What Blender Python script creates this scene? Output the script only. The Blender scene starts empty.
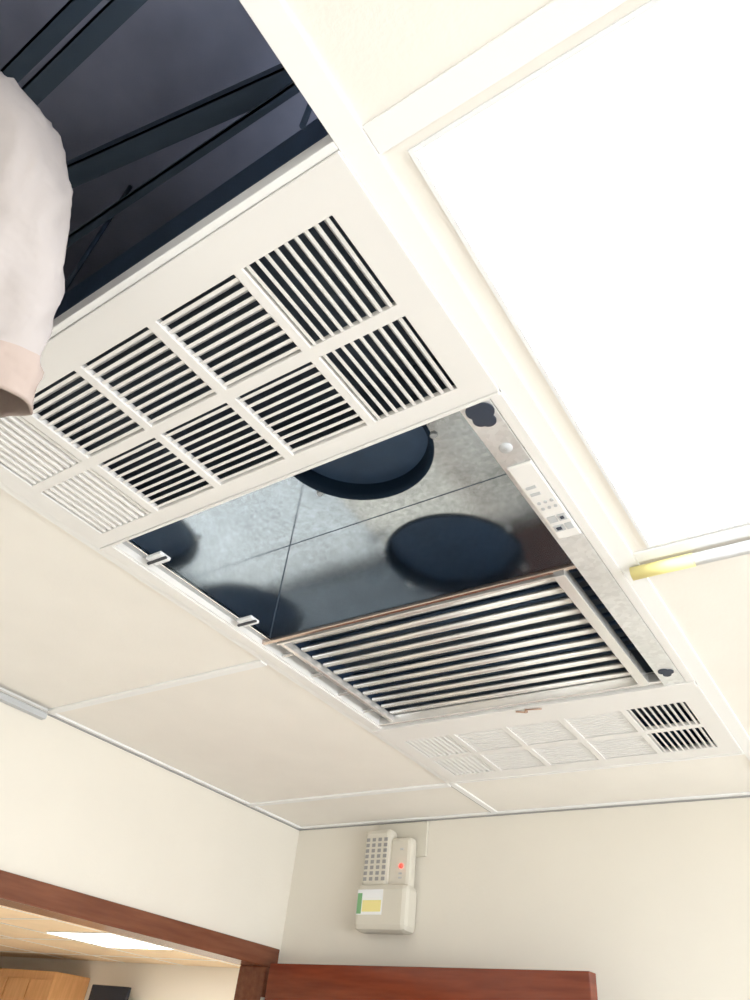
import bpy, bmesh, math, random
from mathutils import Vector, Matrix, noise
random.seed(4)
sc=bpy.context.scene
CZ=1.80            # camera height
CE=2.65            # ceiling height

# ------------------------------------------------------------ materials
def mat(name,col,rough=.5,metal=0,spec=.5,noise_amt=0,noise_scale=20,bump=0,bump_scale=60,emit=None,es=0,stretch=None,col2=None):
    m=bpy.data.materials.new(name);m.use_nodes=True
    nt=m.node_tree;b=nt.nodes['Principled BSDF']
    b.inputs['Base Color'].default_value=(*col,1);b.inputs['Roughness'].default_value=rough
    b.inputs['Metallic'].default_value=metal;b.inputs['Specular IOR Level'].default_value=spec
    tc=nt.nodes.new('ShaderNodeTexCoord');mp=nt.nodes.new('ShaderNodeMapping')
    nt.links.new(tc.outputs['Object'],mp.inputs['Vector'])
    if stretch: mp.inputs['Scale'].default_value=stretch
    if noise_amt or col2:
        n=nt.nodes.new('ShaderNodeTexNoise');n.inputs['Scale'].default_value=noise_scale;n.inputs['Detail'].default_value=4
        nt.links.new(mp.outputs[0],n.inputs['Vector'])
        r=nt.nodes.new('ShaderNodeValToRGB')
        r.color_ramp.elements[0].position=.32;r.color_ramp.elements[1].position=.68
        c2=col2 if col2 else tuple(max(0,c*(1-noise_amt)) for c in col)
        r.color_ramp.elements[0].color=(*c2,1);r.color_ramp.elements[1].color=(*col,1)
        nt.links.new(n.outputs['Fac'],r.inputs[0]);nt.links.new(r.outputs[0],b.inputs['Base Color'])
    if bump:
        n2=nt.nodes.new('ShaderNodeTexNoise');n2.inputs['Scale'].default_value=bump_scale
        nt.links.new(mp.outputs[0],n2.inputs['Vector'])
        bp=nt.nodes.new('ShaderNodeBump');bp.inputs['Strength'].default_value=bump;bp.inputs['Distance'].default_value=.01
        nt.links.new(n2.outputs['Fac'],bp.inputs['Height']);nt.links.new(bp.outputs[0],b.inputs['Normal'])
    if emit:
        b.inputs['Emission Color'].default_value=(*emit,1);b.inputs['Emission Strength'].default_value=es
    return m
M_tile=mat('ceiling_tile_cream',(.90,.86,.795),.8,noise_amt=.03,noise_scale=6,bump=.05,bump_scale=150)
M_tbar=mat('tbar_white',(.90,.895,.88),.45)
M_wall=mat('wall_cream_paint',(.82,.77,.68),.7,noise_amt=.03,noise_scale=3,bump=.04,bump_scale=90)
M_floor=mat('floor_vinyl',(.84,.81,.76),.5,noise_amt=.08,noise_scale=4)
M_abs=mat('fascia_plastic',(.82,.80,.775),.4)
M_absg=mat('fascia_plastic_grey',(.52,.53,.54),.4)
M_shade_slot=mat('shadow_line_and_slot_grey',(.33,.32,.31),.7)  # grey for painted shadow lines, also the speaker slots
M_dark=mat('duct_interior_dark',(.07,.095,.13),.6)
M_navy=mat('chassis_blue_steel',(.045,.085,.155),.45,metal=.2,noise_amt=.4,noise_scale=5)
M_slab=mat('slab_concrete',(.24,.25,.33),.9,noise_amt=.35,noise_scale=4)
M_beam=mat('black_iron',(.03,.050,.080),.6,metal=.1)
M_black=mat('black_plastic',(.015,.02,.035),.4)
M_hole=mat('dark_socket',(.03,.04,.065),.6)
M_blkhole=mat('fan_black',(.006,.018,.036),.7,spec=.2)
M_alu=mat('brushed_aluminium',(.80,.79,.76),.28,metal=.9,noise_amt=.2,noise_scale=30,stretch=(1,30,1))
M_fin=mat('slat_silver',(.84,.83,.81),.25,metal=.65)
M_edge=mat('intake_edge_steel_door_tint',(.62,.52,.46),.22,metal=.9)  # brown of the door's reflection put into the steel colour
M_wood=mat('cherry_wood_varnish',(.22,.045,.018),.15,col2=(.15,.028,.011),noise_scale=5,stretch=(1,1,10))
M_woodh=mat('brown_wood_frame',(.21,.07,.034),.22,col2=(.15,.045,.022),noise_scale=5,stretch=(10,1,10))
M_orange=mat('orange_wood_cabinet',(.80,.46,.22),.4,col2=(.70,.38,.17),noise_scale=4,stretch=(8,8,1))
M_emit=mat('light_diffuser',(1,1,1),.5,emit=(.84,.92,1),es=11)
M_emit2=mat('light_diffuser_far',(1,1,1),.5,emit=(1,.97,.9),es=15)
M_yel=mat('yellow_tape',(.86,.76,.32),.5)
M_white=mat('white_paint',(.86,.87,.88),.4)
M_red=mat('red_led',(1,.05,.03),.3,emit=(1,.03,.02),es=3)
M_green=mat('green_print',(.20,.42,.20),.5)
M_ivory=mat('ivory_plastic',(.68,.64,.55),.4)
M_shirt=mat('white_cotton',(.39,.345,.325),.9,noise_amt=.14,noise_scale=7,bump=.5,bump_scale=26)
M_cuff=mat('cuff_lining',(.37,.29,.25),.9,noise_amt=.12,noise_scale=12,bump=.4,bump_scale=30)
M_skin=mat('skin',(.50,.30,.23),.55)
M_trous=mat('navy_trousers',(.03,.04,.08),.85,noise_amt=.2)
M_hair=mat('black_hair',(.015,.012,.01),.6,bump=.5,bump_scale=120)
M_eyew=mat('eye_white',(.8,.8,.78),.2)
M_warmc=mat('warm_ceiling_tile',(.92,.74,.52),.8,noise_amt=.1,noise_scale=2)
M_cor=mat('corridor_wall',(.90,.87,.82),.8)
M_copt=mat('copper_clip',(.45,.30,.22),.35,metal=.6)

def galv(name,base,rough,lo,hi,sc_=7,metal=1.0):
    m=bpy.data.materials.new(name);m.use_nodes=True;nt=m.node_tree;b=nt.nodes['Principled BSDF']
    b.inputs['Metallic'].default_value=metal
    tc=nt.nodes.new('ShaderNodeTexCoord')
    v=nt.nodes.new('ShaderNodeTexVoronoi');v.inputs['Scale'].default_value=90;v.feature='F1'
    n=nt.nodes.new('ShaderNodeTexNoise');n.inputs['Scale'].default_value=sc_;n.inputs['Detail'].default_value=5
    nt.links.new(tc.outputs['Object'],v.inputs['Vector']);nt.links.new(tc.outputs['Object'],n.inputs['Vector'])
    mx=nt.nodes.new('ShaderNodeMath');mx.operation='MULTIPLY';
    sp=nt.nodes.new('ShaderNodeSeparateColor');nt.links.new(v.outputs['Color'],sp.inputs[0])
    ad=nt.nodes.new('ShaderNodeMath');ad.operation='ADD'
    mx.inputs[1].default_value=.35
    nt.links.new(sp.outputs[0],mx.inputs[0]);nt.links.new(mx.outputs[0],ad.inputs[0]);nt.links.new(n.outputs['Fac'],ad.inputs[1])
    r=nt.nodes.new('ShaderNodeValToRGB');r.color_ramp.elements[0].position=.35;r.color_ramp.elements[1].position=1.0
    r.color_ramp.elements[0].color=(*[c*lo for c in base],1);r.color_ramp.elements[1].color=(*[c*hi for c in base],1)
    nt.links.new(ad.outputs[0],r.inputs[0]);nt.links.new(r.outputs[0],b.inputs['Base Color'])
    mr=nt.nodes.new('ShaderNodeMapRange');mr.inputs[3].default_value=rough*.7;mr.inputs[4].default_value=rough*1.3
    nt.links.new(n.outputs['Fac'],mr.inputs[0]);nt.links.new(mr.outputs[0],b.inputs['Roughness'])
    return m
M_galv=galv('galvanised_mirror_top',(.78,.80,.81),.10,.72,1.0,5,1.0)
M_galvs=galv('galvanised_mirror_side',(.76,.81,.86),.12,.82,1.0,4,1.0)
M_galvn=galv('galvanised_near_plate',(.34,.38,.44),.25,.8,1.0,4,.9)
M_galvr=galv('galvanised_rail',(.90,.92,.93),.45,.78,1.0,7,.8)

# ------------------------------------------------------------ helpers
def link(o): sc.collection.objects.link(o);return o
def empty(name,loc=(0,0,0)):
    e=bpy.data.objects.new(name,None);e.empty_display_size=.1;e.location=loc;link(e);return e
def parent(o,p):
    if p: 
        o.parent=p;o.matrix_parent_inverse=Matrix.Translation(-Vector(p.location))
    return o
def obj(name,bm,mats,par=None,smooth=False,bevel=0):
    me=bpy.data.meshes.new(name);bmesh.ops.recalc_face_normals(bm,faces=bm.faces);bm.to_mesh(me);bm.free()
    for m in (mats if isinstance(mats,list) else [mats]): me.materials.append(m)
    if smooth:
        for p in me.polygons:p.use_smooth=True
    o=bpy.data.objects.new(name,me);link(o);parent(o,par)
    if bevel:
        b=o.modifiers.new('bevel','BEVEL');b.width=bevel;b.segments=2;b.limit_method='ANGLE'
    return o
def addbox(bm,a,b,mi=0,M=None):
    x0,y0,z0=a;x1,y1,z1=b
    vs=[bm.verts.new((x,y,z)) for x in (x0,x1) for y in (y0,y1) for z in (z0,z1)]
    if M is not None:
        for v in vs: v.co=M@v.co
    for f in ((0,1,3,2),(4,6,7,5),(0,4,5,1),(2,3,7,6),(0,2,6,4),(1,5,7,3)):
        fc=bm.faces.new([vs[i] for i in f]);fc.material_index=mi
def box(name,a,b,m,par=None,bevel=0):
    bm=bmesh.new();addbox(bm,a,b);return obj(name,bm,m,par,bevel=bevel)
def boxes(name,lst,m,par=None,bevel=0):
    bm=bmesh.new()
    for t in lst: addbox(bm,t[0],t[1],t[2] if len(t)>2 else 0)
    return obj(name,bm,m,par,bevel=bevel)
def addcyl(bm,p0,p1,r0,r1=None,seg=16,mi=0,cap=True):
    p0=Vector(p0);p1=Vector(p1);r1=r0 if r1 is None else r1
    d=(p1-p0).normalized();q=d.to_track_quat('Z','Y')
    A=[];B=[]
    for i in range(seg):
        t=2*math.pi*i/seg;o=q@Vector((math.cos(t),math.sin(t),0))
        A.append(bm.verts.new(p0+o*r0));B.append(bm.verts.new(p1+o*r1))
    for i in range(seg):
        j=(i+1)%seg;f=bm.faces.new((A[i],A[j],B[j],B[i]));f.material_index=mi;f.smooth=True
    if cap:
        f=bm.faces.new(A);f.material_index=mi;f=bm.faces.new(B);f.material_index=mi
def cyl(name,p0,p1,r,m,par=None,r1=None,seg=24):
    bm=bmesh.new();addcyl(bm,p0,p1,r,r1,seg);return obj(name,bm,m,par)
def plate_holes(name,xs,ys,solid,z0,z1,m,par=None,bevel=0):
    bm=bmesh.new();nx=len(xs)-1;ny=len(ys)-1
    V={}
    def v(i,j,k):
        if (i,j,k) not in V: V[(i,j,k)]=bm.verts.new((xs[i],ys[j],(z0,z1)[k]))
        return V[(i,j,k)]
    S=lambda i,j: 0<=i<nx and 0<=j<ny and solid(i,j)
    for i in range(nx):
        for j in range(ny):
            if not S(i,j):continue
            for k in (0,1): bm.faces.new((v(i,j,k),v(i+1,j,k),v(i+1,j+1,k),v(i,j+1,k)))
            if not S(i-1,j): bm.faces.new((v(i,j,0),v(i,j+1,0),v(i,j+1,1),v(i,j,1)))
            if not S(i+1,j): bm.faces.new((v(i+1,j,0),v(i+1,j+1,0),v(i+1,j+1,1),v(i+1,j,1)))
            if not S(i,j-1): bm.faces.new((v(i,j,0),v(i+1,j,0),v(i+1,j,1),v(i,j,1)))
            if not S(i,j+1): bm.faces.new((v(i,j+1,0),v(i+1,j+1,0),v(i+1,j+1,1),v(i,j+1,1)))
    return obj(name,bm,m,par,bevel=bevel)

# ------------------------------------------------------------ room shell
XL=-2.317; YB=2.676; XR=4.4; YN=-2.6; ZT=3.32
box('floor',(XL-.12,YN-.1,-.05),(XR+.1,YB+.1,0),M_floor)
DY0,DY1,DZ=1.20,2.585,2.095     # doorway clear opening in left wall
boxes('wall_left',[((XL-.12,YN-.1,0),(XL,DY0-.07,ZT)),((XL-.12,DY1+.07,0),(XL,YB+.1,ZT)),((XL-.12,DY0-.07,DZ+.07),(XL,DY1+.07,ZT))],M_wall)
box('wall_back',(XL,YB,0),(XR+.1,YB+.1,ZT),M_wall)
box('wall_near',(XL,YN-.1,0),(XR+.1,YN,ZT),M_wall)
boxes('wall_right',[((XR,YN,0),(XR+.1,YB,.85)),((XR,YN,2.35),(XR+.1,YB,ZT)),((XR,YN,.85),(XR+.1,-2.0,2.35)),((XR,2.0,.85),(XR+.1,YB,2.35))],M_wall)
w=empty('fill_window_1',(XR,0,1.6))  # unseen window, added to let fill light into the room
boxes('fill_window_frame',[((XR,-2.0,.85),(XR+.08,2.0,.9)),((XR,-2.0,2.3),(XR+.08,2.0,2.35)),((XR,-2.0,.9),(XR+.08,-1.95,2.3)),((XR,1.95,.9),(XR+.08,2.0,2.3)),((XR+.02,-.03,.9),(XR+.06,.03,2.3))],M_white,w)
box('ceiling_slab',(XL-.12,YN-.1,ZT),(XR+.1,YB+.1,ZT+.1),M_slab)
for nm,a,b in (('baseboard_back',(XL,YB-.012,0),(XR,YB,.1)),('baseboard_near',(XL,YN,0),(XR,YN+.012,.1)),('baseboard_right',(XR-.012,YN,0),(XR,YB,.1)),('baseboard_left',(XL,YN,0),(XL+.012,DY0-.07,.1))):
    box(nm,a,b,M_woodh)

# suspended ceiling tiles (grid with openings)
xs=[XL,-1.30,-.325,-.254,.65,XR]; ys=[YN,-.9,.24,.297,1.181,2.29,YB]
def solid(i,j):
    if i==1 and j in (1,2,3,4): return False     # open tile + a/c unit
    if i==3 and j==3: return False               # light
    return True
plate_holes('ceiling',xs,ys,solid,CE,CE+.012,M_tile)
def tb(n,a,b,m=M_tbar,bv=.0015): 
    return box('trim_%d'%n,a,b,m,bevel=bv)
zt0=CE-.005
tb(1,(-.325,YN,zt0),(-.287,YB,CE+.03))
tb(2,(-1.325,YN,zt0),(-1.30,YB,CE+.03))
tb(3,(-.287,.245,zt0),(XR,.283,CE+.0))
tb(4,(-.287,1.192,zt0),(XR,1.225,CE))
tb(5,(XL,1.258,zt0-.003),(-1.325,1.286,CE))
tb(6,(XL,2.302,zt0-.003),(-1.325,2.330,CE))
tb(7,(-1.30,2.288,zt0),(-.325,2.312,CE+.02))
tb(8,(-.287,2.306,zt0),(XR,2.33,CE))
tb(9,(XL,.23,zt0),(-1.325,.254,CE))
tb(10,(XL,YB-.02,zt0-.002),(XR,YB,CE))
tb(11,(XL,YN,zt0-.002),(XL+.02,YB,CE))
tb(12,(.65,YN,zt0),(.675,YB,CE))
tb(13,(-1.30,-.925,zt0),(-.325,-.9,CE+.03))
tb(14,(-1.30,.240,zt0),(-.325,.2515,CE+.03))
tb(20,(1.65,YN,zt0),(1.675,YB,CE));tb(21,(2.65,YN,zt0),(2.675,YB,CE));tb(22,(3.65,YN,zt0),(3.675,YB,CE))
# dark-coloured strips painting in shadow lines below wall angle and beside grid bars
box('trim_15',(XL,YB-.005,CE-.012),(XR,YB,CE-.007),M_shade_slot); box('trim_16',(XL,YN,CE-.012),(XL+.005,YB,CE-.007),M_shade_slot)
boxes('trim_19',[((XL,1.286,CE-.003),(-1.325,1.290,CE)),((XL,2.330,CE-.003),(-1.325,2.335,CE)),((-1.33,2.31,CE-.003),(-1.325,YB,CE))],M_shade_slot)

# grey raceway by left wall
e=empty('cable_raceway',(XL,1,CE))
box('channel',(XL,.3,CE-.036),(XL+.026,1.262,CE-.008),M_absg,e,.002)
box('channel_lip',(XL+.026,.3,CE-.018),(XL+.04,1.262,CE-.014),M_alu,e)

# ceiling light panels
def light_panel(x0,y0,x1,y1,z,m=M_emit):
    e=empty('ceiling_light_panel',((x0+x1)/2,(y0+y1)/2,z))
    box('diffuser',(x0,y0,z-.001),(x1,y1,z+.008),m,e)
    fr=.007
    boxes('frame',[((x0-fr,y0-fr,z-.003),(x0,y1+fr,z+.03)),((x1,y0-fr,z-.003),(x1+fr,y1+fr,z+.03)),((x0,y0-fr,z-.003),(x1,y0,z+.03)),((x0,y1,z-.003),(x1,y1+fr,z+.03))],M_white,e)
    return e
light_panel(-.249,.303,.64,1.181,CE)
light_panel(-.15,-1.95,.55,-1.25,CE-.012)  # unseen panel, added behind the camera as fill
light_panel(2.0,-1.0,2.6,-.3,CE-.012)  # another unseen panel, added for fill light

# batten with yellow tape
e=empty('white_tube_batten',(-.1,1.235,CE-.015))
cyl('tube',(-.185,1.236,CE-.02),(.9,1.236,CE-.02),.0125,M_white,e)
cyl('yellow_tape_wrap',(-.305,1.236,CE-.02),(-.185,1.236,CE-.02),.0135,M_yel,e)

# ------------------------------------------------------------ void above: beams
e=empty('ceiling_void_beams',(-.8,0,3.1))
def beam(n,p0,p1,w,h):
    bm=bmesh.new();p0=Vector(p0);p1=Vector(p1);d=(p1-p0);L=d.length;ang=math.atan2(d.y,d.x)
    Mx=Matrix.Translation(p0)@Matrix.Rotation(ang,4,'Z')
    addbox(bm,(0,-w/2,0),(L,w/2,.004),0,Mx);addbox(bm,(0,-w/2,0),(L,-w/2+.004,h),0,Mx)
    return obj('beam_%d'%n,bm,M_beam,e)
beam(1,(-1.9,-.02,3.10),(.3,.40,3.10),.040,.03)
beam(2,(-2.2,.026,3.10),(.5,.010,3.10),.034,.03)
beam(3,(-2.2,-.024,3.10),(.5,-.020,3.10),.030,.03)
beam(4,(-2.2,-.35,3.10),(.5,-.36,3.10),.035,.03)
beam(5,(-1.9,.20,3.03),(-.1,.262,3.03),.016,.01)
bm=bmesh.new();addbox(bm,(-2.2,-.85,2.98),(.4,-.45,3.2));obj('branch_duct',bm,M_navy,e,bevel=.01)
bm=bmesh.new()
for x,y in ((-1.05,.27),(-.45,.27),(-.75,-.1)): addcyl(bm,(x,y,2.9),(x,y,ZT),.005,seg=8)
obj('hanger_rods',bm,M_beam,e)

# ------------------------------------------------------------ ceiling cassette air conditioner
ac=empty('ceiling_air_conditioner',(-.8,1.26,CE))
FZ0,FZ1=CE-.009,CE+.004
colx=[(-.535,-.380),(-.712,-.552),(-.893,-.733),(-1.070,-.911),(-1.250,-1.090)]
xsf=sorted([-1.30,-.325]+[c for p in colx for c in p])
def fascia(name,y0,y1,rows):
    ysf=sorted([y0,y1]+[c for p in rows for c in p])
    def sol(i,j):
        cx=(xsf[i]+xsf[i+1])/2;cy=(ysf[j]+ysf[j+1])/2
        return not(any(a<cx<b for a,b in colx) and any(a<cy<b for a,b in rows))
    plate_holes(name,xsf,ysf,sol,FZ0,FZ1,M_abs,ac,bevel=.0015)
rn=[(.313,.468),(.490,.645)];rf=[(1.887,2.042),(2.066,2.221)]
fascia('near_fascia',.252,.680,rn)
fascia('far_fascia',1.80,2.285,rf)
def louvres(name,rows,inward):
    bm=bmesh.new();n=9;th=.0058;L=.017;z=FZ0+.002
    sn=L*math.sin(math.radians(33));dz=L*math.cos(math.radians(33))
    for ci,(xa,xb) in enumerate(colx):
        for (ya,yb) in rows:
            if ci in (0,4):
                s=-1 if ci==0 else 1
                a0,b0=xa,xb;d_=s*sn
            else: a0,b0=ya,yb;d_=inward*sn
            p=(b0-a0)/n
            for k in range(n):
                c=a0+p*(k+.5)
                prof=[(c-th/2,z),(c+th/2,z),(c+th/2+d_,z+dz),(c-th/2+d_,z+dz)]
                if ci in (0,4):
                    A=[bm.verts.new((q[0],ya-.001,q[1])) for q in prof];B=[bm.verts.new((q[0],yb+.001,q[1])) for q in prof]
                else:
                    A=[bm.verts.new((xa-.001,q[0],q[1])) for q in prof];B=[bm.verts.new((xb+.001,q[0],q[1])) for q in prof]
                for i in range(4):
                    j=(i+1)%4;bm.faces.new((A[i],A[j],B[j],B[i]))
                bm.faces.new(A);bm.faces.new(B)
    obj(name,bm,M_abs,ac)
louvres('near_louvres',rn,1);louvres('far_louvres',rf,-1)
boxes('fascia_edges',[((-1.30,.68,FZ0-.004),(-.327,.686,FZ1+.03)),
  ((-1.30,1.775,FZ0-.004),(-.327,1.80,FZ1+.03)),
  ((-1.30,2.281,FZ0-.003),(-.327,2.287,FZ1)),
  ((-.345,.686,FZ0),(-.325,1.775,FZ1)),
  ((-1.30,.686,FZ0),(-1.268,1.775,FZ1)),
  ((-1.268,.686,FZ0+.004),(-1.262,1.775,FZ1+.03))],M_abs,ac,bevel=.001)
cx0,cx1,cy0,cy1,ct=-1.285,-.335,.300,2.25,3.00
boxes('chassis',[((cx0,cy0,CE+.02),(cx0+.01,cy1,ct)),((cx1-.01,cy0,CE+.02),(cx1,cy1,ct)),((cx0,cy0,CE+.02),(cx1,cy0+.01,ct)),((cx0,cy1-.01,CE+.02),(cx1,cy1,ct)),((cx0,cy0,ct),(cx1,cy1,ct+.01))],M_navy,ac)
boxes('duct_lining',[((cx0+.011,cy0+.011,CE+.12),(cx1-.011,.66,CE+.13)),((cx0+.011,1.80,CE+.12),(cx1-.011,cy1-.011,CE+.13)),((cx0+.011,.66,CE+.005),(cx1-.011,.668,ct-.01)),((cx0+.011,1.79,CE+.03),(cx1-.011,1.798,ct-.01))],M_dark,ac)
# fan box (mirror-like galvanised steel)
bx0,bx1,by0,by1=-1.236,-.402,.672,1.187;bt=CE+.31
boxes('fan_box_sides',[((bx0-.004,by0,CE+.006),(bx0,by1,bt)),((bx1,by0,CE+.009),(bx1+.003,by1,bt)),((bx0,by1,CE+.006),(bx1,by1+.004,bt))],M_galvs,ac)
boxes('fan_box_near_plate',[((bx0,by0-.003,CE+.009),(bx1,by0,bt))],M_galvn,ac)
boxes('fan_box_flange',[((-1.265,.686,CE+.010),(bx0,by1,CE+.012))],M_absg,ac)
boxes('flange_clips',[((-1.238,y-.016,CE-.006),(-1.190,y+.016,CE+.003)) for y in (.775,1.080)],M_white,ac,bevel=.002)
boxes('flange_clip_bases',[((-1.245,y-.004,CE-.010),(-1.184,y+.002,CE-.0062)) for y in (.775,1.080)],M_black,ac)
# top plate with circular inlet
FC=Vector((-.835,.935));FR=.190
bm=bmesh.new()
angs=sorted([2*math.pi*i/72 for i in range(72)]+[math.atan2(y-FC.y,x-FC.x)%(2*math.pi) for x in (bx0,bx1) for y in (by0,by1)])
inn=[];out=[]
for a in angs:
    c,s=math.cos(a),math.sin(a)
    ts=[]
    if c>1e-9: ts.append((bx1-FC.x)/c)
    if c<-1e-9: ts.append((bx0-FC.x)/c)
    if s>1e-9: ts.append((by1-FC.y)/s)
    if s<-1e-9: ts.append((by0-FC.y)/s)
    t=min(ts);inn.append(bm.verts.new((FC.x+c*FR,FC.y+s*FR,bt)));out.append(bm.verts.new((FC.x+c*t,FC.y+s*t,bt)))
for i in range(len(angs)):
    j=(i+1)%len(angs);bm.faces.new((inn[i],inn[j],out[j],out[i]))
obj('fan_top_plate',bm,M_galv,ac)
def lathe(name,prof,c,m,par,seg=64):
    bm=bmesh.new();R=[]
    for r,z in prof: R.append([bm.verts.new((c[0]+r*math.cos(2*math.pi*i/seg),c[1]+r*math.sin(2*math.pi*i/seg),z)) for i in range(seg)])
    for a,b in zip(R,R[1:]):
        for i in range(seg):
            j=(i+1)%seg;bm.faces.new((a[i],a[j],b[j],b[i]))
    return obj(name,bm,m,par,smooth=True)
lathe('fan_bell_mouth',[(FR+.007,bt-.001),(FR+.004,bt-.004),(FR-.002,bt-.004),(FR-.006,bt+.01),(FR-.010,bt+.03),(FR-.010,bt+.19),(.001,bt+.195)],FC,M_blkhole,ac)
box('fan_housing',(FC.x-.22,FC.y-.22,bt+.197),(FC.x+.22,FC.y+.22,bt+.21),M_navy,ac)
bm=bmesh.new()
for k in range(9):
    a=2*math.pi*k/9
    Mx=Matrix.Translation((FC.x,FC.y,bt+.13))@Matrix.Rotation(a,4,'Z')@Matrix.Translation((.10,0,0))@Matrix.Rotation(math.radians(35),4,'X')
    addbox(bm,(-.05,-.022,-.002),(.045,.022,.002),0,Mx)
addcyl(bm,(FC.x,FC.y,bt+.11),(FC.x,FC.y,bt+.18),.05,.055,24)
obj('fan_impeller',bm,M_blkhole,ac)
bm=bmesh.new()
for a in (15,150,200,-40,260):
    a=math.radians(a);p=(FC.x+(FR+.012)*math.cos(a),FC.y+(FR+.012)*math.sin(a))
    addcyl(bm,(p[0],p[1],bt-.006),(p[0],p[1],bt),.008,.010,10)
obj('fan_clips',bm,M_absg,ac)
boxes('sheet_seams',[((bx0,by1-.001,bt-.001),(bx1,by1,bt)),((bx0,by1-.0012,CE+.01),(bx0+.0012,by1,bt))],M_dark,ac)
# intake edge and intake grille
boxes('intake_top_edge',[((-1.262,1.187,CE-.002),(-.402,1.198,CE+.01)),],M_edge,ac,bevel=.002)
boxes('intake_frame',[((-1.225,1.205,CE-.004),(-.43,1.211,CE+.016)),((-.452,1.19,CE-.016),(-.427,1.745,CE+.012)),((-1.222,1.206,CE+.0),(-1.210,1.765,CE+.02)),((-1.262,1.752,CE-.006),(-.40,1.764,CE+.02))],M_fin,ac,bevel=.0015)
bm=bmesh.new();n=11;y0=1.245;y1=1.735;seg=16
for k in range(n):
    yc=y0+(y1-y0)*k/(n-1);A=[];B=[]
    for i in range(seg):
        t=2*math.pi*i/seg;v=Vector((0,math.cos(t)*.0145,math.sin(t)*.007));v.rotate(Matrix.Rotation(math.radians(16),3,'X'))
        A.append(bm.verts.new((-1.205,yc+v.y,CE+.022+v.z)));B.append(bm.verts.new((-.445,yc+v.y,CE+.022+v.z)))
    for i in range(seg):
        j=(i+1)%seg;f=bm.faces.new((A[i],A[j],B[j],B[i]));f.smooth=True
    bm.faces.new(A);bm.faces.new(B)
obj('intake_slats',bm,M_fin,ac)
boxes('coil_box',[((-1.275,1.195,CE+.11),(-.345,1.785,CE+.12))],M_dark,ac)
bm=bmesh.new()
for k in range(12):
    y=1.24+k*.044;addcyl(bm,(-1.26,y,CE+.09),(-.36,y,CE+.09),.006,seg=10)
obj('coil_tubes',bm,M_navy,ac)
bm=bmesh.new()
for y in (1.27,1.40,1.53,1.66):
    addbox(bm,(-1.262,y,CE+.0),(-1.225,y+.006,CE+.006))
obj('side_hooks',bm,M_fin,ac)
# rail with control panel
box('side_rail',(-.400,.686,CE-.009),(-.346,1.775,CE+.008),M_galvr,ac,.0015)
box('control_panel',(-.392,.845,CE-.014),(-.346,1.075,CE-.009),M_abs,ac,.003)
zz=CE-.016
bm=bmesh.new()
for p,q in (((-.385,1.03),(-.366,1.048)),((-.363,1.03),(-.350,1.048)),((-.385,1.0),(-.369,1.018)),((-.366,1.0),(-.351,1.018))):
    addbox(bm,(p[0],p[1],zz),(q[0],q[1],zz+.003))
for i in range(3):
    for j in range(2): addcyl(bm,(-.380+.012*i,.955+.018*j,zz),(-.380+.012*i,.955+.018*j,zz+.003),.0035,seg=10)
for y in (.905,.925): addbox(bm,(-.384,y,zz),(-.366,y+.006,zz+.003))
obj('control_buttons',bm,M_absg,ac)
bm=bmesh.new()
for p,q in (((-.381,1.034),(-.371,1.043)),((-.362,1.005),(-.355,1.013))): addbox(bm,(p[0],p[1],zz-.001),(q[0],q[1],zz+.002))
obj('button_icons',bm,M_hole,ac)
lathe('screw_cover',[(.001,CE-.013),(.010,CE-.013),(.012,CE-.009)],(-.372,.80),M_absg,ac,24)
def lobes(name,cs,z):
    bm=bmesh.new()
    for i,(x,y,r) in enumerate(cs): addcyl(bm,(x,y,z-.0002*i),(x,y,z+.003),r,seg=24)
    obj(name,bm,M_hole,ac)
lobes('rail_keyhole',[(-.376,.702,.018),(-.366,.706,.018),(-.378,.722,.014),(-.368,.728,.013),(-.372,.714,.018)],CE-.0115)
lobes('rail_end_hole',[(-.378,1.695,.013),(-.366,1.700,.011),(-.374,1.712,.010)],CE-.0115)
bm=bmesh.new()
for p,q in (((-.81,1.775),(-.785,1.79)),((-.785,1.79),(-.778,1.772)),((-.778,1.772),(-.735,1.782))):
    addcyl(bm,(p[0],p[1],CE-.018),(q[0],q[1],CE-.018),.0024,seg=8)
addcyl(bm,(-.785,1.79,CE-.018),(-.785,1.79,CE-.008),.005,seg=10)
obj('latch_clip',bm,M_copt,ac)

# ------------------------------------------------------------ wall device
al=empty('wall_emergency_alarm',(-1.76,2.62,2.4))
yb=YB;ox=.035
def rbox(name,a,b,m,r): return box(name,(a[0]+ox,a[1],a[2]),(b[0]+ox,b[1],b[2]),m,al,r)
rbox('mount_plate',(-1.90,yb-.014,2.50),(-1.655,yb,2.635),M_ivory,.004)
rbox('upper_housing',(-1.925,yb-.075,2.38),(-1.79,yb-.012,2.60),M_ivory,.02)
rbox('side_housing',(-1.80,yb-.065,2.33),(-1.695,yb-.012,2.565),M_ivory,.016)
rbox('lower_housing',(-1.928,yb-.090,2.225),(-1.685,yb-.0,2.39),M_ivory,.022)
bm=bmesh.new()
for i in range(4):
    for j in range(8):
        x=-1.908+i*.029+ox;z=2.403+j*.021
        addbox(bm,(x,yb-.0765,z),(x+.016,yb-.074,z+.013))
obj('speaker_slots',bm,M_shade_slot,al)
bm=bmesh.new();bmesh.ops.create_uvsphere(bm,u_segments=16,v_segments=8,radius=.009,matrix=Matrix.Translation((-1.735+ox,yb-.067,2.455)));obj('red_led',bm,M_red,al)
bm=bmesh.new()
for z in (2.515,2.425,2.41): addbox(bm,(-1.745+ox,yb-.067,z),(-1.73+ox,yb-.064,z+.006))
obj('indicator_marks',bm,M_absg,al)
rbox('sticker',(-1.915,yb-.0915,2.280),(-1.795,yb-.0895,2.368),M_white,0)
rbox('sticker_yellow',(-1.888,yb-.0925,2.290),(-1.80,yb-.091,2.330),M_yel,0)
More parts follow.
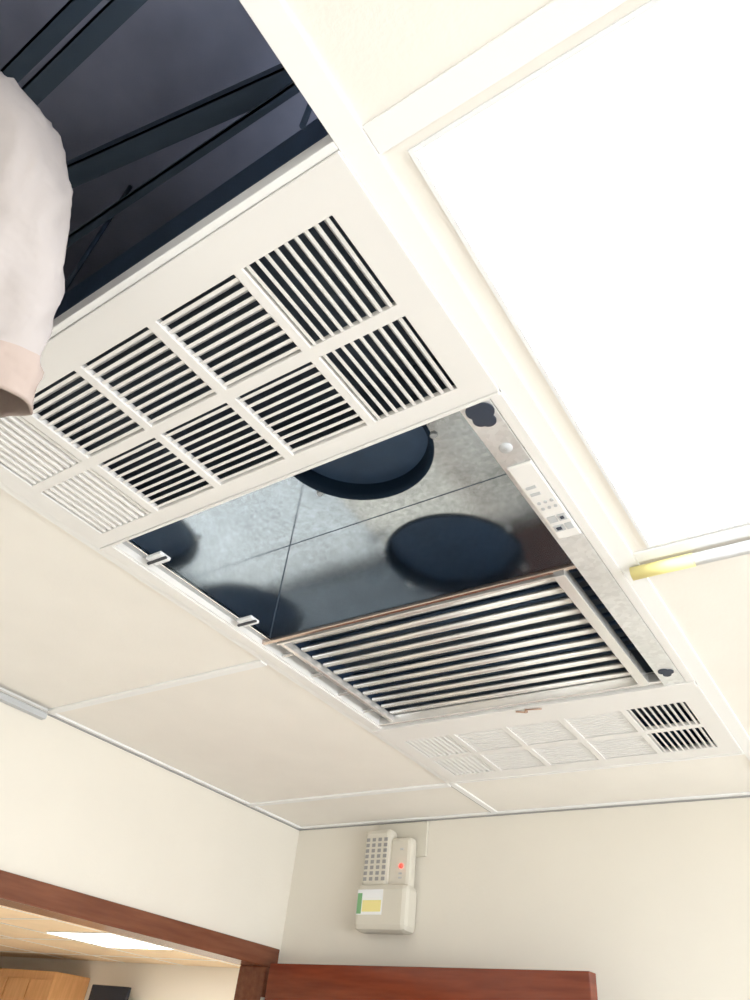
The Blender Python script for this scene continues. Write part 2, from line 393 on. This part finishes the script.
rbox('sticker_green',(-1.913,yb-.0925,2.283),(-1.892,yb-.091,2.355),M_green,0)

# ------------------------------------------------------------ doorway & door
boxes('trim_17',[((XL-.13,DY0-.07,DZ),(XL+.016,DY1+.07,DZ+.07)),((XL-.13,DY0-.07,0),(XL+.016,DY0,DZ)),((XL-.13,DY1,0),(XL+.016,DY1+.07,DZ))],M_woodh,bevel=.004)
d=empty('door_1',(-2.29,2.575,0))
ang=math.atan2(2.445-2.575,-.885+2.26)
Mx=Matrix.Translation((-2.25,2.572,0))@Matrix.Rotation(ang,4,'Z')
bm=bmesh.new();addbox(bm,(0,-.022,.01),(1.37,.022,2.103),0,Mx);obj('leaf',bm,M_wood,d,bevel=.003)
bm=bmesh.new();addbox(bm,(1.30,-.030,.95),(1.34,-.022,1.10),0,Mx);addcyl(bm,Mx@Vector((1.32,-.022,1.05)),Mx@Vector((1.32,-.07,1.05)),.009);addcyl(bm,Mx@Vector((1.325,-.065,1.05)),Mx@Vector((1.20,-.065,1.05)),.009);obj('lever_handle',bm,M_alu,d)
bm=bmesh.new()
for z in (.25,1.05,1.9): addcyl(bm,(-2.27,2.56,z),(-2.27,2.56,z+.09),.008)
obj('hinges',bm,M_alu,d)

# ------------------------------------------------------------ adjoining room
AX0=-13.;AY0=-1.;AY1=7.8;AZ=2.66
box('floor_hall',(AX0,AY0,-.05),(XL-.12,AY1,0),M_floor)
box('ceiling_hall',(AX0,AY0,AZ),(XL-.12,AY1,AZ+.05),M_warmc)
box('wall_hall_back',(AX0,AY1,0),(XL-.12,AY1+.1,AZ),M_cor)
box('wall_hall_near',(AX0,AY0-.1,0),(XL-.12,AY0,AZ),M_cor)
box('wall_hall_far',(AX0-.1,AY0,0),(AX0,AY1,AZ),M_cor)
box('wall_hall_side',(XL-.12,YB+.1,0),(XL-.02,AY1,AZ),M_cor)
boxes('trim_18',[((AX0,y,AZ-.006),(XL-.12,y+.03,AZ)) for y in (1.2,2.4,3.6,4.8,6.0,7.2)]+[((x,AY0,AZ-.006),(x+.03,AY1,AZ)) for x in (-3.6,-4.8,-6,-7.2,-8.4,-9.6,-10.8)],M_tbar)
light_panel(-8.2,5.5,-7.1,6.4,AZ-.012,M_emit2)
light_panel(-5.0,3.4,-3.8,4.3,AZ-.012,M_emit2)  # this and the next two are unseen, added to brighten the hall
light_panel(-8.4,1.5,-7.2,2.7,AZ-.012,M_emit2)
light_panel(-5.4,6.0,-4.4,7.0,AZ-.012,M_emit2)
c=empty('wooden_cabinet',(-11.5,7.3,0))
boxes('carcass',[((-12.9,7.2,0),(-10.2,7.79,2.45))],M_orange,c,.01)
boxes('door_panels',[((-12.85+i*.54,7.18,.1),(-12.35+i*.54,7.2,2.35)) for i in range(5)],M_orange,c,.004)
c=empty('wall_monitor',(-9.3,7.5,2.2))
box('screen',(-9.75,7.50,1.85),(-9.0,7.56,2.36),M_black,c,.01)
box('bracket',(-9.4,7.56,2.0),(-9.3,7.8,2.15),M_black,c)
c=empty('notice_board',(-7.0,7.75,2.1))
box('board',(-7.35,7.76,1.8),(-6.45,7.79,2.36),M_white,c)
box('paper_yellow',(-7.3,7.75,1.9),(-6.95,7.765,2.30),M_yel,c)
box('paper_green',(-6.85,7.75,1.9),(-6.55,7.765,2.28),M_green,c)

# ------------------------------------------------------------ worker on step ladder
W=empty('worker_in_white_shirt',(-.86,-.11,1.2))
def skin(name,vs,es,m,sub=2,mods=None):
    me=bpy.data.meshes.new(name);me.from_pydata([Vector(v[0])+Vector((0,0,CZ)) for v in vs],es,[]);me.materials.append(m)
    o=bpy.data.objects.new(name,me);link(o);parent(o,W)
    sk=o.modifiers.new('skin','SKIN');sk.use_smooth_shade=True
    for i,v in enumerate(vs):
        r=v[1];me.skin_vertices[0].data[i].radius=(r,r) if not isinstance(r,tuple) else r
    me.skin_vertices[0].data[0].use_root=True
    s=o.modifiers.new('sub','SUBSURF');s.levels=sub;s.render_levels=sub
    return o
fd=Vector((-.61,.79,0));sd=Vector((.79,.61,0));c0=Vector((-.86,-.11,0))
def P(s,f,z): v=c0+sd*s+fd*f;return (v.x,v.y,z)
S=Vector((-.69,.02,.82));E=Vector((-.664,.158,.52))
SL=Vector(P(-.205,0,.80))
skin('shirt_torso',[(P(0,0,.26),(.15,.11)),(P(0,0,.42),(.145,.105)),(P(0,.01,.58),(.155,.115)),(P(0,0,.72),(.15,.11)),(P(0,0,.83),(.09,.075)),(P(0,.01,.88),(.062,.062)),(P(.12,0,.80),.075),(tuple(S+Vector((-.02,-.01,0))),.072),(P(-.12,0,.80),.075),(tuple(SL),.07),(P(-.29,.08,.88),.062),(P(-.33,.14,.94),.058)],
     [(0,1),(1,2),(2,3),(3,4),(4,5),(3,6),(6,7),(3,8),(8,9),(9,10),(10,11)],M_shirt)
cs=[(Vector((-.745,-.04,.855)),.060),(Vector((-.715,-.01,.84)),.082),(Vector((-.676,.018,.80)),.086),(Vector((-.650,.045,.75)),.079),(Vector((-.641,.070,.70)),.072),(Vector((-.644,.099,.645)),.065),(Vector((-.654,.127,.59)),.057),(Vector((-.664,.148,.545)),.050),(Vector((-.671,.160,.505)),.045)]
bm=bmesh.new();seg=72;rings=[]
fine=[]
def cr(a,b,c,d,t): return .5*((2*b)+(c-a)*t+(2*a-5*b+4*c-d)*t*t+(3*b-a-3*c+d)*t**3)
m_=len(cs)
for i in range(m_-1):
    g=lambda q: cs[min(m_-1,max(0,q))]
    for t in [k/6 for k in range(6)]:
        fine.append((cr(g(i-1)[0],g(i)[0],g(i+1)[0],g(i+2)[0],t),cr(g(i-1)[1],g(i)[1],g(i+1)[1],g(i+2)[1],t)))
fine.append(cs[-1])
N=len(fine)
for i,(c,r) in enumerate(fine):
    a=fine[max(0,i-2)][0];b=fine[min(N-1,i+2)][0];t=(b-a).normalized()
    u=t.cross(Vector((0,1,0))).normalized();v=t.cross(u)
    ring=[]
    for k in range(seg):
        th=2*math.pi*k/seg
        dv=u*math.cos(th)+v*math.sin(th)
        p=c+dv*r
        q=Vector((p.x*20+p.z*5,p.y*20,p.z*6))
        w1=(noise.noise(q)*.006+(1-abs(noise.noise(q*1.5+Vector((3,1,2)))))**5*.006)
        fold=.004*math.sin(3*th+i*.08)*(i/N)
        rr=r+w1+fold-.0025
        if i>=N-7: rr+=.0025
        ring.append(bm.verts.new(c+dv*rr+Vector((0,0,CZ))))
    rings.append(ring)
for ri,(a,b) in enumerate(zip(rings,rings[1:])):
    for k in range(seg):
        j=(k+1)%seg;f=bm.faces.new((a[k],a[j],b[j],b[k]))
        if ri>=N-8: f.material_index=1
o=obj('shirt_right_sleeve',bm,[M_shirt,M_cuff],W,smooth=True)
so=o.modifiers.new('thick','SOLIDIFY');so.thickness=.003;so.offset=-1
WR=Vector((-.80,.015,.44))
skin('right_arm',[(tuple(S+Vector((-.03,-.02,0))),.05),(tuple(S.lerp(E,.5)),.043),(tuple(E+Vector((-.015,-.02,.035))),.035),(tuple(E.lerp(WR,.4)+Vector((-.02,-.02,.01))),.034),(tuple(WR),.026)],[(0,1),(1,2),(2,3),(3,4)],M_skin)
def hand(nm,w,fw,side,up):
    fw=fw.normalized();side=side.normalized()
    vs=[(tuple(w),.024),(tuple(w+fw*.05),(.034,.018)),(tuple(w+fw*.085),(.036,.016))]
    skin(nm+'_palm',vs,[(0,1),(1,2)],M_skin)
    for i,(s,L) in enumerate(((-.027,.065),(-.009,.078),(.009,.072),(.027,.055))):
        b=w+fw*.085+side*s
        skin(nm+'_finger_%d'%(i+1),[(tuple(b),.0095),(tuple(b+fw*L*.5+up*.006),.009),(tuple(b+fw*L*.8+up*.022),.008),(tuple(b+fw*L*.95+up*.040),.007)],[(0,1),(1,2),(2,3)],M_skin,1)
    b=w+fw*.03-side*.028
    skin(nm+'_thumb',[(tuple(b),.012),(tuple(b+fw*.03-side*.022),.010),(tuple(b+fw*.058-side*.024+up*.008),.009)],[(0,1),(1,2)],M_skin,1)
hand('right_hand',WR,Vector((-.35,-.5,-.5)),Vector((.4,.1,-.5)),Vector((-.6,-.2,.2)))
EL=Vector(P(-.36,.20,1.0));WL=Vector(P(-.30,.24,1.20))
skin('left_arm',[(tuple(SL),.048),(P(-.31,.12,.91),.042),(tuple(EL),.037),(tuple(EL.lerp(WL,.4)),.036),(tuple(WL),.026)],[(0,1),(1,2),(2,3),(3,4)],M_skin)
hand('left_hand',WL,Vector((.1,.1,.9)),sd,fd)
hc=Vector(P(0,.03,1.05))+Vector((0,0,CZ))
skin('neck',[(P(0,0,.84),.058),(P(0,.005,.92),.052),(P(0,.015,.99),.055)],[(0,1),(1,2)],M_skin)
R=Matrix((( sd.x,fd.x,0),(sd.y,fd.y,0),(0,0,1))).to_4x4();T=Matrix.Translation(hc)@R
bm=bmesh.new();bmesh.ops.create_uvsphere(bm,u_segments=40,v_segments=28,radius=1)
for v in bm.verts:
    x,y,z=v.co;k=1-.28*max(0,-z)**1.3
    X=x*.076*k;Y=y*.096*(1-.12*max(0,-z));Z=z*.118
    if y>0:
        Y+=.024*math.exp(-((x/.16)**2+((z+.12)/.16)**2))
        Y-=.010*(math.exp(-(((x-.42)/.17)**2+((z-.05)/.12)**2))+math.exp(-(((x+.42)/.17)**2+((z-.05)/.12)**2)))
        Y+=.006*math.exp(-((x/.3)**2+((z+.45)/.06)**2));Y+=.010*math.exp(-((x/.3)**2+((z+.85)/.2)**2))
    v.co=T@Vector((X,Y,Z))
obj('head',bm,M_skin,W,smooth=True)
bm=bmesh.new()
for s in (-1,1): bmesh.ops.create_uvsphere(bm,u_segments=12,v_segments=10,radius=1,matrix=T@Matrix.Translation((s*.077,-.005,-.01))@Matrix.Diagonal((.009,.018,.030,1)))
obj('ears',bm,M_skin,W,smooth=True)
bm=bmesh.new()
for s in (-1,1): bmesh.ops.create_uvsphere(bm,u_segments=12,v_segments=10,radius=.0115,matrix=T@Matrix.Translation((s*.031,.078,.006)))
obj('eyes',bm,M_eyew,W,smooth=True)
bm=bmesh.new()
for s in (-1,1): bmesh.ops.create_uvsphere(bm,u_segments=10,v_segments=8,radius=.0055,matrix=T@Matrix.Translation((s*.031,.0865,.006)))
for s in (-1,1): addbox(bm,(s*.031-.015,.084,.026),(s*.031+.015,.091,.031),0,T)
obj('pupils_and_brows',bm,M_hair,W,smooth=True)
bm=bmesh.new();addbox(bm,(-.022,.083,-.056),(.022,.090,-.049),0,T);obj('mouth',bm,M_copt,W,bevel=.002)
bm=bmesh.new();bmesh.ops.create_uvsphere(bm,u_segments=32,v_segments=24,radius=1)
kill=[v for v in bm.verts if (v.co.y>.25 and v.co.z<.55) or v.co.z<-.45]
bmesh.ops.delete(bm,geom=kill,context='VERTS')
for v in bm.verts: v.co=T@Vector((v.co.x*.084,v.co.y*.104-.004,v.co.z*.125+.004))
o=obj('hair',bm,M_hair,W,smooth=True);o.modifiers.new('t','SOLIDIFY').thickness=.004
skin('trousers',[(P(0,0,.27),(.145,.11)),(P(.09,0,.20),.088),(P(.10,.03,-.16),.062),(P(.10,-.01,-.52),.048),(P(-.09,0,.20),.088),(P(-.10,.03,-.16),.062),(P(-.10,-.01,-.52),.048)],[(0,1),(1,2),(2,3),(0,4),(4,5),(5,6)],M_trous)
for nm,s in (('right_shoe',.10),('left_shoe',-.10)):
    skin(nm,[(P(s,-.03,-.545),.042),(P(s,.03,-.565),.044),(P(s,.11,-.580),(.044,.036)),(P(s,.16,-.585),(.036,.030))],[(0,1),(1,2),(2,3)],M_black)
Ld=empty('step_ladder',(-.86,-.11,0))
def Q(s,f,z): v=c0+sd*s+fd*f;return Vector((v.x,v.y,z))
bm=bmesh.new()
def bar(p,q,r=.016): addcyl(bm,p,q,r,seg=10)
for s in (-.23,.23):
    bar(Q(s,-.40,0),Q(s,.20,1.72));bar(Q(s,.78,0),Q(s,.24,1.72),.013)
for z in (.35,1.1): f=.78-.54*z/1.72; bar(Q(-.23,f,z),Q(.23,f,z),.01)
Rm=Matrix((( sd.x,fd.x,0,c0.x),(sd.y,fd.y,0,c0.y),(0,0,1,0),(0,0,0,1)))
for z in (.30,.60,.89,1.178):
    f=-.40+.6*z/1.72;addbox(bm,(-.23,f-.05 if z<1 else -.09,z-.025),(.23,f+.05 if z<1 else .17,z),0,Rm)
addbox(bm,(-.25,.14,1.71),(.25,.30,1.75),0,Rm)
obj('frame',bm,M_alu,Ld)

# ------------------------------------------------------------ lights & world
wd=bpy.data.worlds.new('w');sc.world=wd;wd.use_nodes=True
wd.node_tree.nodes['Background'].inputs[0].default_value=(.75,.87,1,1);wd.node_tree.nodes['Background'].inputs[1].default_value=1.5
def area(n,loc,rot,sx,sy,en,col):
    l=bpy.data.lights.new(n,'AREA');l.shape='RECTANGLE';l.size=sx;l.size_y=sy;l.energy=en;l.color=col
    o=bpy.data.objects.new(n,l);o.location=loc;o.rotation_euler=rot;link(o);return o
area('window_fill_light',(XR+.35,0,1.30),(0,math.radians(90+18),0),1.3,3.8,255,(.91,.955,1))  # added area lamp, gives fill through the unseen window

# ------------------------------------------------------------ camera
cd=bpy.data.cameras.new('camera');cam=bpy.data.objects.new('camera',cd);link(cam)
cd.sensor_fit='VERTICAL';cd.sensor_height=24;cd.lens=.707*24;cd.clip_start=.02
cam.matrix_world=Matrix(((.82684,.28470,.48505,0),(.55303,-.56854,-.60903,0),(.10238,.77182,-.62754,CZ),(0,0,0,1)))
sc.camera=cam
sc.view_settings.view_transform='Standard';sc.view_settings.exposure=0
